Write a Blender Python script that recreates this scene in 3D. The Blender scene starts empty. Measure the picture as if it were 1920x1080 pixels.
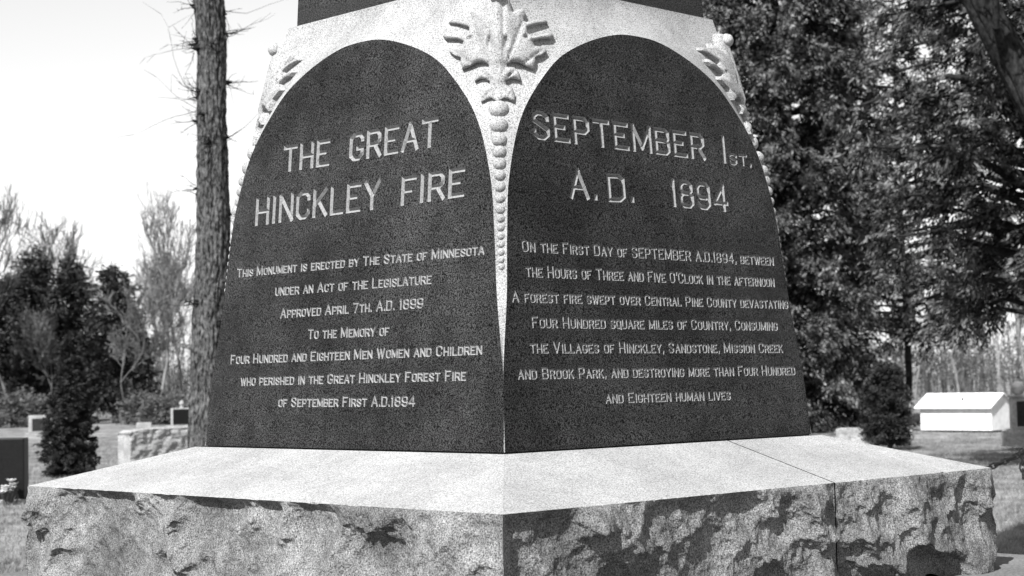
import bpy, bmesh, math, random
import numpy as np
from mathutils import Vector, Matrix, noise as mnoise
from mathutils.geometry import delaunay_2d_cdt

random.seed(7)
rng = np.random.default_rng(11)
S = bpy.context.scene
COL = S.collection
ZB = 1.5                                   # height of the die's foot above the ground

# ------------------------------------------------------------------ camera, sky, sun, exposure
F_PX, YAW, PITCH, ROLL = 3234.5, 0.791742, 0.053235, -0.0191094
CAM = np.array([-5.08349, -5.189425, 0.250629 + ZB])
def cam_axes():
    f = np.array([math.cos(PITCH)*math.cos(YAW), math.cos(PITCH)*math.sin(YAW), math.sin(PITCH)])
    r = np.array([math.sin(YAW), -math.cos(YAW), 0.0]); u = np.cross(r, f)
    return (math.cos(ROLL)*r + math.sin(ROLL)*u, -math.sin(ROLL)*r + math.cos(ROLL)*u, f)
CR, CU, CF = cam_axes()
cd = bpy.data.cameras.new('camera'); cam = bpy.data.objects.new('camera', cd); COL.objects.link(cam)
cd.sensor_width = 36.0; cd.lens = F_PX/1920*36.0
cd.clip_start = 0.1; cd.clip_end = 3000
cd.dof.use_dof = True; cd.dof.focus_distance = 6.3; cd.dof.aperture_fstop = 6.3
m = Matrix.Identity(4)
for i in range(3):
    m[i][0], m[i][1], m[i][2], m[i][3] = CR[i], CU[i], -CF[i], CAM[i]
cam.matrix_world = m
S.camera = cam

SUN_EL = math.radians(45)
FWD = np.array([math.cos(YAW), math.sin(YAW)]); RGT = np.array([math.sin(YAW), -math.cos(YAW)])
SUN_SIDE = math.radians(27)                # the sun stands behind the camera's left shoulder
sh = -(math.cos(SUN_SIDE)*FWD + math.sin(SUN_SIDE)*RGT)
to_sun = Vector((sh[0]*math.cos(SUN_EL), sh[1]*math.cos(SUN_EL), math.sin(SUN_EL)))
sd = bpy.data.lights.new('sun', 'SUN'); sun = bpy.data.objects.new('sun', sd); COL.objects.link(sun)
sd.energy = 5.0; sd.angle = math.radians(0.5); sd.color = (1, 1, 1)     # black and white film: no tint
sun.rotation_euler = to_sun.to_track_quat('Z', 'Y').to_euler()
sun.location = (-20, -20, 30)

W = bpy.data.worlds.new('World'); S.world = W; W.use_nodes = True
wn, wl = W.node_tree.nodes, W.node_tree.links
bg = wn['Background']
sky = wn.new('ShaderNodeTexSky'); sky.sky_type = 'NISHITA'; sky.sun_disc = False
sky.sun_elevation = SUN_EL; sky.sun_rotation = math.atan2(to_sun.x, to_sun.y)
sky.dust_density = 0.4; sky.air_density = 2.0
bw = wn.new('ShaderNodeRGBToBW')            # black and white film
wl.new(sky.outputs[0], bw.inputs[0]); wl.new(bw.outputs[0], bg.inputs[0]); bg.inputs[1].default_value = 0.082
S.view_settings.view_transform = 'Standard'; S.view_settings.look = 'None'
S.view_settings.exposure = 1.05; S.view_settings.gamma = 1.0

# ------------------------------------------------------------------ helpers
def ray(px, py):
    return CAM, CF + CR*(px-960)/F_PX + CU*(540-py)/F_PX
def at(px, depth, z=0.0):
    """ground point seen in picture column px (1920 wide) at a horizontal distance depth"""
    lat = (px-960)/F_PX*depth*0.9986
    p = CAM[:2] + FWD*depth + RGT*lat
    return Vector((p[0], p[1], z))
def tag(o, label=None, cat=None, group=None, kind=None):
    if label: o['label'] = label
    if cat: o['category'] = cat
    if group: o['group'] = group
    if kind: o['kind'] = kind
    return o
def empty(name, loc=(0, 0, 0), rz=0.0):
    o = bpy.data.objects.new(name, None); COL.objects.link(o)
    o.location = loc; o.rotation_euler = (0, 0, rz); o.empty_display_size = 0.2
    return o
def link(name, me, mat, parent=None):
    me.materials.clear(); me.materials.append(mat)
    o = bpy.data.objects.new(name, me); COL.objects.link(o)
    if parent is not None: o.parent = parent
    return o
def mesh(name, v, f, mat, parent=None, smooth=False):
    me = bpy.data.meshes.new(name)
    me.from_pydata([tuple(map(float, p)) for p in v], [], [tuple(map(int, q)) for q in f]); me.update()
    if smooth: me.polygons.foreach_set('use_smooth', [True]*len(me.polygons))
    return link(name, me, mat, parent)
def npmesh(name, v, quads, mat, parent=None, smooth=False):
    """fast mesh from numpy: quads (n,4)"""
    me = bpy.data.meshes.new(name); n, k = quads.shape
    me.vertices.add(len(v)); me.vertices.foreach_set('co', np.asarray(v, np.float32).ravel())
    me.loops.add(n*k); me.loops.foreach_set('vertex_index', quads.astype(np.int32).ravel())
    me.polygons.add(n); me.polygons.foreach_set('loop_start', np.arange(0, n*k, k, dtype=np.int32))
    me.polygons.foreach_set('loop_total', np.full(n, k, np.int32))
    me.polygons.foreach_set('use_smooth', np.full(n, smooth, bool))
    me.update(calc_edges=True); me.validate()
    return link(name, me, mat, parent)
def bm_obj(name, bm, mat, parent=None, smooth=False):
    me = bpy.data.meshes.new(name); bmesh.ops.recalc_face_normals(bm, faces=bm.faces[:])
    bm.to_mesh(me); bm.free()
    if smooth: me.polygons.foreach_set('use_smooth', [True]*len(me.polygons))
    return link(name, me, mat, parent)
def copy_tree(o, parent=None):
    c = o.copy(); COL.objects.link(c)
    if parent is not None: c.parent = parent
    for ch in list(o.children): copy_tree(ch, c)
    return c
def box(bm, x0, x1, y0, y1, z0, z1, bev=0.0):
    r = bmesh.ops.create_cube(bm, size=1.0)
    for v in r['verts']:
        v.co = Vector((x0+(v.co.x+.5)*(x1-x0), y0+(v.co.y+.5)*(y1-y0), z0+(v.co.z+.5)*(z1-z0)))
    if bev:
        es = list({e for v in r['verts'] for e in v.link_edges})
        bmesh.ops.bevel(bm, geom=es, offset=bev, segments=2, affect='EDGES', profile=.6)
def fbm(p, sc, oct=4, seed=0.0):
    out = np.empty(len(p))
    for i, q in enumerate(p):
        out[i] = mnoise.fractal(Vector((q[0]*sc+seed, q[1]*sc-seed, q[2]*sc+2*seed)), 0.9, 2.1, oct)
    return out

# ------------------------------------------------------------------ materials (grey: the photograph is black and white)
def grey(v): return (v, v, v, 1)
def material(name, lo, hi, scale, rough=0.8, detail=4.0, bump=0.0, bump_scale=None, stain_or_clump=0.0, stain_or_clump_scale=2.0,
             spec=0.3, ramp=(0.35, 0.65), stretch=(1, 1, 1), trans=0.0, stain2=0.0):
    mt = bpy.data.materials.new(name); mt.use_nodes = True
    n, l = mt.node_tree.nodes, mt.node_tree.links
    b = n['Principled BSDF']; b.inputs['Roughness'].default_value = rough
    b.inputs['Specular IOR Level'].default_value = spec
    tc = n.new('ShaderNodeTexCoord'); mp = n.new('ShaderNodeMapping'); mp.inputs['Scale'].default_value = stretch
    l.new(tc.outputs['Object'], mp.inputs[0])
    no = n.new('ShaderNodeTexNoise'); no.inputs['Scale'].default_value = scale; no.inputs['Detail'].default_value = detail
    no.inputs['Roughness'].default_value = 0.65
    l.new(mp.outputs[0], no.inputs['Vector'])
    cr = n.new('ShaderNodeValToRGB'); cr.color_ramp.elements[0].position = ramp[0]; cr.color_ramp.elements[1].position = ramp[1]
    cr.color_ramp.elements[0].color = grey(lo); cr.color_ramp.elements[1].color = grey(hi)
    l.new(no.outputs[0], cr.inputs[0]); out = cr.outputs[0]
    for amt, sc in ((stain_or_clump, stain_or_clump_scale), (stain2, stain_or_clump_scale*6)):
        if not amt: continue
        s = n.new('ShaderNodeTexNoise'); s.inputs['Scale'].default_value = sc; s.inputs['Detail'].default_value = 6
        l.new(tc.outputs['Object'], s.inputs['Vector'])
        r2 = n.new('ShaderNodeMapRange'); r2.inputs[1].default_value = .35; r2.inputs[2].default_value = .68
        r2.inputs[3].default_value = 1-amt; r2.inputs[4].default_value = 1+amt*.35
        l.new(s.outputs[0], r2.inputs[0])
        mx = n.new('ShaderNodeMix'); mx.data_type = 'RGBA'; mx.blend_type = 'MULTIPLY'; mx.inputs[0].default_value = 1
        l.new(out, mx.inputs[6]); l.new(r2.outputs[0], mx.inputs[7]); out = mx.outputs[2]
    l.new(out, b.inputs['Base Color'])
    if bump:
        bn = n.new('ShaderNodeTexNoise'); bn.inputs['Scale'].default_value = bump_scale or scale; bn.inputs['Detail'].default_value = 5
        l.new(mp.outputs[0], bn.inputs['Vector'])
        bp = n.new('ShaderNodeBump'); bp.inputs['Strength'].default_value = 1.0; bp.inputs['Distance'].default_value = bump
        l.new(bn.outputs[0], bp.inputs['Height']); l.new(bp.outputs[0], b.inputs['Normal'])
    if trans:
        t = n.new('ShaderNodeBsdfTranslucent'); l.new(out, t.inputs[0])
        ms = n.new('ShaderNodeMixShader'); ms.inputs[0].default_value = trans
        l.new(b.outputs[0], ms.inputs[1]); l.new(t.outputs[0], ms.inputs[2])
        l.new(ms.outputs[0], n['Material Output'].inputs[0])
    return mt
M = {}
M['hammered'] = material('hammered_granite', .07, .37, 210, .9, 3, .0014, 230, .25, 2.6, .1, ramp=(.32, .56), stain2=.10)
M['wash'] = material('sawn_granite', .10, .37, 180, .9, 4, .002, 160, .15, 3.0, .1, ramp=(.32, .58), stain2=.10)
M['rock'] = material('rock_faced_granite', .035, .30, 190, .95, 4, .010, 40, .40, 3.0, .05, ramp=(.36, .66), stain2=.30)
M['polished'] = material('polished_dark_granite', .0005, .070, 210, .55, 3, 0, None, .40, 1.3, .06, (.42, .62), stain2=.30)
M['cut'] = material('cut_letters_granite', .10, .22, 150, .9, 3, spec=.05, ramp=(.3, .55))
M['shaft'] = material('axed_granite', .001, .055, 200, .7, 3, 0, None, .3, 2.0, .12, (.40, .62))
M['concrete'] = material('step_stone', .09, .19, 60, .9, 5, .002, 60, .25, 2, .05)
M['ground'] = material('mown_grass', .10, .32, 1.6, .95, 10, .05, 14, .35, .25, .05, ramp=(.36, .62), stain2=.3)
M['blade'] = material('grass_blades', .12, .32, 3, .8, 3, spec=.1, trans=.3)
M['bark'] = material('furrowed_bark', .008, .135, 26, .95, 7, .02, 34, .3, 1.5, .05, ramp=(.38, .66), stretch=(1, 1, .5))
M['dark_bark'] = material('leaning_trunk_bark', .006, .035, 20, .95, 7, .02, 24, .3, 1.5, .05, stretch=(1, 1, .4))  # darker, more even bark tone for the leaning trunk
M['twig'] = material('twig_bark', .012, .03, 8, .9, spec=.05)
M['pale_twig'] = material('pale_twig_bark', .12, .24, 1.2, .9, spec=.05)
M['grey_twig'] = material('grey_twig_bark', .07, .14, 1.2, .9, spec=.05)
M['cedar'] = material('cedar_leaf', .004, .27, 2.6, .6, 5, spec=.15, trans=.05, stain_or_clump=.55, stain_or_clump_scale=.6, ramp=(.46, .66))  # lit flecks and shaded gaps between the clumps are put into the leaf colour
M['conifer'] = material('spruce_needle', .006, .08, 2.2, .7, 4, spec=.1, trans=.06, ramp=(.42, .66))
M['shrub'] = material('arborvitae_leaf', .006, .05, 5, .7, 3, spec=.1, trans=.08)
M['brush'] = material('dry_brush_leaf', .06, .16, 1.5, .8, 3, spec=.05, trans=.2)
M['dark_stone'] = material('dark_headstone', .003, .010, 60, .4, 2, spec=.15)
M['pale_stone'] = material('pale_headstone', .15, .42, 50, .9, 5, .003, 60, .25, 4, .1)
M['white'] = material('white_paint', .55, .68, 6, .7, 3, stain_or_clump=.06)
M['iron'] = material('rusty_chain', .03, .11, 60, .7, 3)
M['petal'] = material('white_petals', .5, .7, 20, .7)
M['leafy'] = material('flower_leaves', .03, .08, 20, .6)

# ------------------------------------------------------------------ ground
def ground():
    n = 90; ext = 1500
    lin = np.sign(np.linspace(-1, 1, n))*np.abs(np.linspace(-1, 1, n))**3.2*ext
    X, Y = np.meshgrid(lin, lin, indexing='ij')
    R = np.hypot(X, Y)
    Z = 0.10*np.sin(X*.11+1)*np.sin(Y*.09)*np.clip((R-12)/20, 0, 1)*np.clip((200-R)/100, 0, 1)
    v = np.stack([X.ravel(), Y.ravel(), Z.ravel()], 1)
    i = np.arange(n*n).reshape(n, n)
    q = np.stack([i[:-1, :-1].ravel(), i[1:, :-1].ravel(), i[1:, 1:].ravel(), i[:-1, 1:].ravel()], 1)
    tag(npmesh('ground', v, q, M['ground'], smooth=True), kind='structure')
ground()

# ------------------------------------------------------------------ the monument: its profile curves (heights above the die's foot)
ARCH = [(0, .897), (.27, .877), (.537, .833), (.725, .812), (.79, .804), (.874, .794), (.946, .782), (1.01, .765), (1.1, .736),
        (1.186, .698), (1.265, .647), (1.352, .570), (1.437, .477), (1.496, .375), (1.546, .250), (1.58, .120), (1.588, 0)]
CORNER = [(0, .900), (.28, .872), (.5, .850), (.684, .829), (.864, .812), (1.0, .797), (1.124, .780), (1.27, .738), (1.417, .708),
          (1.60, .674), (1.762, .638)]
Z_ARCH, Z_TOP = 1.588, 1.762
def interp(tab, z): return np.interp(z, [t[0] for t in tab], [t[1] for t in tab])
def face_d(z):
    z = np.asarray(z, float); base = .9-.08*np.minimum(z, Z_ARCH)
    f = np.clip((z-Z_ARCH)/(Z_TOP-Z_ARCH), 0, 1)
    return base - (base-.638)*(1-(1-f)**1.7)*(f > 0)
def arch_s(z):
    z = np.asarray(z, float)
    return np.where(z >= Z_ARCH, 0.0, interp(ARCH, np.minimum(z, Z_ARCH)))
def corner_rho(u, z):
    """how far the carved corner stands from the axis along the diagonal, u across, z up"""
    h, d, s = interp(CORNER, z)*math.sqrt(2), face_d(z), arch_s(z)
    r1, u1 = (s+d)/math.sqrt(2), np.maximum((d-s)/math.sqrt(2), 1e-4)
    return h-(h-r1)*np.minimum(np.abs(u)/u1, 1.2)
RH = np.array([-1, -1, 0])/math.sqrt(2); UH = np.array([1, -1, 0])/math.sqrt(2)
def corner_pt(rho, u, z):
    return np.outer(np.atleast_1d(rho), RH)+np.outer(np.atleast_1d(u), UH)+np.outer(np.atleast_1d(z), [0, 0, 1])+np.array([0, 0, ZB])
def to_uz(px, py):
    """picture point -> (across, up) on the front corner, taken on its ridge plane"""
    o, d = ray(px, py); z = 1.5
    for _ in range(4):
        rho = float(corner_rho(0, z)); t = (rho-o@RH)/(d@RH); p = o+t*d; z = p[2]-ZB
    return float(p@UH), float(z)

mon = empty('stone_monument')
tag(mon, 'large memorial of dark polished granite with two inscribed arched faces on a rough stone base', 'monument')

# ---- carved letters: a stroke alphabet cut as V grooves
c, k = .26, .15
def ring(x0, x1, y0, y1, cx=c, cy=k):
    return [(x0, y0+cy), (x0, y1-cy), (x0+cx, y1), (x1-cx, y1), (x1, y1-cy), (x1, y0+cy), (x1-cx, y0), (x0+cx, y0), (x0, y0+cy)]
G = {
 'A': (1.05, [[(0, 0), (.52, 1), (1.05, 0)], [(.2, .36), (.85, .36)]]),
 'B': (.92, [[(0, 0), (0, 1), (.72, 1), (.9, .88), (.9, .64), (.74, .53), (0, .53)], [(.74, .53), (.92, .41), (.92, .12), (.72, 0), (0, 0)]]),
 'C': (.9, [[(.9, .76), (.9, 1-k), (.9-c, 1), (c, 1), (0, 1-k), (0, k), (c, 0), (.9-c, 0), (.9, k), (.9, .24)]]),
 'D': (.92, [[(0, 0), (0, 1), (.66, 1), (.92, 1-k), (.92, k), (.66, 0), (0, 0)]]),
 'E': (.86, [[(.86, 1), (0, 1), (0, 0), (.86, 0)], [(0, .53), (.58, .53)]]),
 'F': (.84, [[(.84, 1), (0, 1), (0, 0)], [(0, .5), (.56, .5)]]),
 'G': (.92, [[(.92, .78), (.92, 1-k), (.92-c, 1), (c, 1), (0, 1-k), (0, k), (c, 0), (.92-c, 0), (.92, k), (.92, .42), (.56, .42)]]),
 'H': (.94, [[(0, 0), (0, 1)], [(.94, 0), (.94, 1)], [(0, .5), (.94, .5)]]),
 'I': (.14, [[(.07, 0), (.07, 1)]]),
 'J': (.7, [[(.7, 1), (.7, k), (.7-c, 0), (c, 0), (0, k)]]),
 'K': (.92, [[(0, 0), (0, 1)], [(.88, 1), (0, .38)], [(.3, .6), (.92, 0)]]),
 'L': (.8, [[(0, 1), (0, 0), (.8, 0)]]),
 'M': (1.2, [[(0, 0), (0, 1), (.6, .12), (1.2, 1), (1.2, 0)]]),
 'N': (.96, [[(0, 0), (0, 1), (.96, 0), (.96, 1)]]),
 'O': (.92, [ring(0, .92, 0, 1)]),
 'P': (.9, [[(0, 0), (0, 1), (.68, 1), (.9, 1-k), (.9, .58), (.68, .44), (0, .44)]]),
 'Q': (.92, [ring(0, .92, 0, 1), [(.5, .25), (.98, -.1)]]),
 'R': (.94, [[(0, 0), (0, 1), (.68, 1), (.9, 1-k), (.9, .6), (.68, .47), (0, .47)], [(.5, .47), (.94, 0)]]),
 'S': (.9, [[(.88, .78), (.88, 1-k), (.88-c, 1), (c, 1), (.02, 1-k), (.02, .68), (.88, .34), (.88, k), (.88-c, 0), (c, 0), (0, k), (0, .24)]]),
 'T': (.96, [[(0, 1), (.96, 1)], [(.48, 1), (.48, 0)]]),
 'U': (.92, [[(0, 1), (0, k), (c, 0), (.92-c, 0), (.92, k), (.92, 1)]]),
 'V': (1.0, [[(0, 1), (.5, 0), (1.0, 1)]]),
 'W': (1.36, [[(0, 1), (.34, 0), (.68, .9), (1.02, 0), (1.36, 1)]]),
 'X': (.95, [[(0, 0), (.95, 1)], [(0, 1), (.95, 0)]]),
 'Y': (1.0, [[(0, 1), (.5, .47), (1.0, 1)], [(.5, .47), (.5, 0)]]),
 'Z': (.9, [[(0, 1), (.9, 1), (0, 0), (.9, 0)]]),
 '1': (.3, [[(.08, .86), (.2, 1), (.2, 0)]]),
 '4': (.98, [[(.74, 0), (.74, 1), (0, .27), (.98, .27)]]),
 '7': (.86, [[(0, 1), (.86, 1), (.32, 0)]]),
 '8': (.9, [ring(.05, .85, .53, 1, .22, .13), ring(0, .9, 0, .53, .22, .13)]),
 '9': (.9, [ring(0, .9, .42, 1, .22, .14), [(.9, .6), (.9, k), (.9-c, 0), (c, 0), (0, k)]]),
 '.': (.12, [[(.06, 0), (.06, .05)]]),
 ',': (.16, [[(.1, .07), (.04, -.12)]]),
 "'": (.14, [[(.09, 1), (.05, .8)]]),
}
def lay_line(text, t0, z0, t1, z1, cap, width):
    """strokes (p, q, half width) of one line set between two baseline ends; lower case letters become small capitals"""
    A, CAPW, GAP = 0.0, .56, .26
    pos = []
    for ch in text:
        if ch == ' ': A += .42; continue
        sc = .80 if ch.islower() else 1.0
        w = G[ch.upper()][0]*CAPW*sc
        pos.append((ch.upper(), A, sc)); A += w+GAP*(.75 if ch in ".,'" else 1)*sc
    total = A-GAP
    sx = (t1-t0)/total
    chars = []
    for ch, a, sc in pos:
        x0 = t0+a*sx; base = z0+(z1-z0)*(a/total)
        slope = (z1-z0)/(t1-t0)
        strokes = []
        for pl in G[ch][1]:
            pts = [(x0+x*CAPW*sc*sx, base+x*CAPW*sc*sx*slope+y*sc*cap) for x, y in pl]
            if len(pts) > 2 and pts[0] == pts[-1]: pass
            closed = len(pts) > 3 and pts[0] == pts[-1]
            A_ = [np.array(p) for p in pts]; dirs = [(b_-a_)/np.linalg.norm(b_-a_) for a_, b_ in zip(A_[:-1], A_[1:])]
            def over(i, j):                             # mitre at a bend, square end elsewhere
                return min(1.0, math.tan(.5*math.acos(max(-1, min(1, float(dirs[i]@dirs[j]))))))
            for i in range(len(dirs)):
                e0 = over(i-1, i) if (i > 0 or closed) else 1.0
                e1 = over(i, (i+1) % len(dirs)) if (i < len(dirs)-1 or closed) else 1.0
                strokes.append((A_[i], A_[i+1], e0, e1))
        chars.append(strokes)
    return chars, width/2
def face_tz(px, py, left):
    """picture point -> (across, up) on an inscribed face"""
    o, d = ray(px, py); o = o-np.array([0, 0, ZB]); ax = 0 if left else 1
    t = (-.9-o[ax]+.08*o[2])/(d[ax]-.08*d[2]); p = o+t*d
    return (-p[1] if left else p[0]), p[2]
LEFT_TEXT = [  # text, baseline ends in the photograph, capital height
 ('THE', (530, 323.5), (617, 310.5), 50, 1), ('GREAT', (654, 304), (820, 274), 54, 1),
 ('HINCKLEY', (478, 424), (712, 391.5), 54, 1), ('FIRE', (751, 386), (870, 368.5), 55, 1),
 ('This Monument is erected by The State of Minnesota', (444, 520.5), (907, 477.5), 19, 0),
 ('under an Act of the Legislature', (515.6, 555), (808, 532.3), 20, 0),
 ('Approved April 7th. A.D. 1899', (525.3, 597), (793, 577.7), 20, 0),
 ('To the Memory of', (577, 636), (728.8, 629.5), 20, 0),
 ('Four Hundred and Eighteen Men Women and Children', (432, 683), (902.7, 665), 20, 0),
 ('who perished in the Great Hinckley Forest Fire', (450.8, 723.5), (872.6, 713.8), 20, 0),
 ('of September First A.D.1894', (521.4, 763.3), (778, 762.4), 20, 0)]
RIGHT_TEXT = [
 ('SEPTEMBER', (1000, 260.5), (1324, 301), 52, 1), ('I', (1355.5, 306), (1363, 306.8), 52, 1), ('ST,', (1368, 309), (1409, 313), 22, .6),
 ('A.', (1069, 372.4), (1119, 375.8), 57, 1), ('D.', (1141, 378.6), (1188, 380.2), 53, 1), ('1894', (1257.8, 387.6), (1366.8, 398), 52, 1),
 ('On the First Day of SEPTEMBER A.D.1894, between', (979, 471.7), (1450.7, 498.3), 21, 0),
 ("the Hours of Three and Five O'Clock in the afternoon", (986, 519.3), (1452.3, 538.3), 21.5, 0),
 ('A forest fire swept over Central Pine County devastating', (960, 566.7), (1477.7, 579.3), 20.5, 0),
 ('Four Hundred square miles of Country, Consuming', (997.7, 615), (1458, 620), 21, 0),
 ('the Villages of Hinckley, Sandstone, Mission Creek', (994, 662.7), (1467.7, 661.7), 21, 0),
 ('and Brook Park, and destroying more than Four Hundred', (971, 711.7), (1491, 703.3), 21, 0),
 ('and Eighteen human lives', (1135.7, 756.7), (1370, 750), 20.5, 0)]

def arch_outline(n=60):
    zs = np.concatenate([np.linspace(0, 1.35, 34), 1.35+(Z_ARCH-1.35)*np.sin(np.linspace(0, math.pi/2, 26))[1:]])
    s = arch_s(zs)
    # smooth the crown of the arch: a superellipse-like rounding through the measured points
    right = [(a, z) for a, z in zip(s, zs)]
    left = [(-a, z) for a, z in zip(s[::-1][1:], zs[::-1][1:])]
    return right+left
def smooth_arch():
    """re-sample ARCH with a Catmull-Rom spline so that the arch reads as a true curve"""
    global ARCH
    P = np.array(ARCH+[(z, -s) for z, s in ARCH[::-1][1:]])[:, ::-1]         # (s, z) running over the crown
    out = []
    for i in range(len(P)-1):
        p0, p1, p2, p3 = P[max(i-1, 0)], P[i], P[i+1], P[min(i+2, len(P)-1)]
        for t in np.linspace(0, 1, 5, endpoint=False):
            out.append(.5*((2*p1)+(-p0+p2)*t+(2*p0-5*p1+4*p2-p3)*t*t+(-p0+3*p1-3*p2+p3)*t**3))
    out = [(z, s) for s, z in out if s > 0]
    out.append((Z_ARCH, 0.0)); mono = [out[0]]
    for z, s in out[1:]:
        if z > mono[-1][0]+1e-6 and s < mono[-1][1]+1e-9: mono.append((z, s))
    ARCH = mono
smooth_arch()
OUTLINE = [(s, z) for z, s in ARCH]; OUTLINE = OUTLINE+[(-s, z) for s, z in OUTLINE[::-1][1:]]

def tablet(left, texts, nvec, tvec, name_label):
    nvec, tvec = np.array(nvec, float), np.array(tvec, float)
    verts = [Vector(p) for p in OUTLINE]; nout = len(verts)
    edges = []; faces = [list(range(nout))]
    lines = []
    for li, (text, a, b, capx, big) in enumerate(texts):
        t0, z0 = face_tz(*a, left); t1, z1 = face_tz(*b, left)
        mid = ((a[0]+b[0])/2, (a[1]+b[1])/2)
        cap = face_tz(mid[0], mid[1]-capx, left)[1]-face_tz(*mid, left)[1]
        w = .0185 if big == 1 else (.011 if big else .0078)
        inset = w*.5
        chars, hw = lay_line(text, t0+inset, z0+inset, t1-inset, z1+inset, cap-w, w)
        for st in chars:
            for p, q, e0, e1 in st:
                d = q-p; L = np.linalg.norm(d); d = d/L; nn = np.array([-d[1], d[0]])
                pe, qe = p-d*hw*e0, q+d*hw*e1
                i0 = len(verts)
                for r in (pe+nn*hw, pe-nn*hw, qe-nn*hw, qe+nn*hw, p, q): verts.append(Vector(r))
                edges += [(i0, i0+1), (i0+1, i0+2), (i0+2, i0+3), (i0+3, i0), (i0+4, i0+5),
                          (i0+4, i0), (i0+4, i0+1), (i0+5, i0+2), (i0+5, i0+3)]
        lines.append((chars, hw, (.0105 if big == 1 else .0065 if big else .0048)))
    ov, oe, of, _, _, _ = delaunay_2d_cdt(verts, edges, faces, 1, 1e-6)
    V = np.array([(v.x, v.y) for v in ov]); T = np.array([f for f in of if len(f) == 3])
    C = V[T].mean(1)
    dep = np.zeros(len(V)); cl = np.full(len(T), -1)
    for li, (chars, hw, dmax) in enumerate(lines):
        for st in chars:
            A = np.array([s[0] for s in st]); B = np.array([s[1] for s in st])
            lo = np.minimum(A, B).min(0)-2*hw; hi = np.maximum(A, B).max(0)+2*hw
            def depth(Q):
                best = np.zeros(len(Q))
                for p, q, e0, e1 in st:
                    d = q-p; L = np.linalg.norm(d); d = d/L; r = Q-p; a = r@d
                    lat = np.abs(r@np.array([-d[1], d[0]])); over = np.maximum(np.maximum(-a/e0, (a-L)/e1), 0)
                    best = np.maximum(best, 1-np.maximum(lat, over)/hw)
                return best
            iv = np.where(((V > lo) & (V < hi)).all(1))[0]
            if len(iv): dep[iv] = np.maximum(dep[iv], np.clip(depth(V[iv]), 0, 1)*dmax)
            it = np.where(((C > lo) & (C < hi)).all(1))[0]
            if len(it): cl[it[depth(C[it]) > 1e-4]] = li
    P3 = nvec*(face_d(V[:, 1])-dep)[:, None]+tvec*V[:, :1]; P3[:, 2] = V[:, 1]+ZB
    # orient outwards
    a, b, d3 = P3[T[:, 0]], P3[T[:, 1]], P3[T[:, 2]]
    flip = (np.cross(b-a, d3-a)@nvec) < 0
    T[flip] = T[flip][:, ::-1]
    def sub(sel, name, mat, parent):
        t = T[sel]; u, inv = np.unique(t, return_inverse=True)
        return npmesh(name, P3[u], inv.reshape(-1, 3), mat, parent)
    tab = sub(cl < 0, 'inscribed_face' if texts else 'plain_face', M['polished'], mon)
    if name_label: tab['label'] = name_label
    for li, t in enumerate(texts):
        if (cl == li).any():
            o = sub(cl == li, 'inscription', M['cut'], tab)
    return tab
tablet(True, LEFT_TEXT, (-1, 0, 0), (0, -1, 0), 'left arched dark face with the dedication')
tablet(False, RIGHT_TEXT, (0, -1, 0), (1, 0, 0), 'right arched dark face with the account of the fire')
tablet(None, [], (1, 0, 0), (0, 1, 0), None)
tablet(None, [], (0, 1, 0), (-1, 0, 0), None)

# ---- carved corners
def corner_mesh():
    zs = np.unique(np.concatenate([[z for z, s in ARCH], np.linspace(Z_ARCH, Z_TOP, 14)]))
    U = np.linspace(-1, 1, 9); v = []
    for z in zs:
        d, s = float(face_d(z)), float(arch_s(z)); u1 = (d-s)/math.sqrt(2)
        u = U*u1
        v.append(corner_pt(corner_rho(u, z), u, np.full(len(u), z)))
    v = np.concatenate(v); n, kx = len(zs), len(U)
    i = np.arange(n*kx).reshape(n, kx)
    q = np.stack([i[:-1, :-1].ravel(), i[:-1, 1:].ravel(), i[1:, 1:].ravel(), i[1:, :-1].ravel()], 1)
    return npmesh('carved_corner', v, q, M['hammered'], mon)
corner = corner_mesh()
HALF = [(508, -62), (556, -66), (588, -8), (606, 74), (640, 52), (680, 28), (695, 62), (680, 122), (704, 130), (772, 98), (832, 84), (846, 108),
        (768, 132), (702, 162), (708, 205), (740, 226), (800, 203), (866, 176), (888, 200), (868, 224), (790, 234), (740, 256), (756, 290),
        (822, 293), (840, 320), (804, 352), (760, 370), (762, 405), (750, 454), (702, 438), (650, 414), (602, 414), (570, 432), (566, 452),
        (618, 452), (650, 484), (664, 542), (630, 528), (594, 528), (562, 546), (560, 570), (606, 590), (624, 640), (620, 686), (580, 668), (552, 662),
        (528, 676), (508, 690)]
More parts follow.
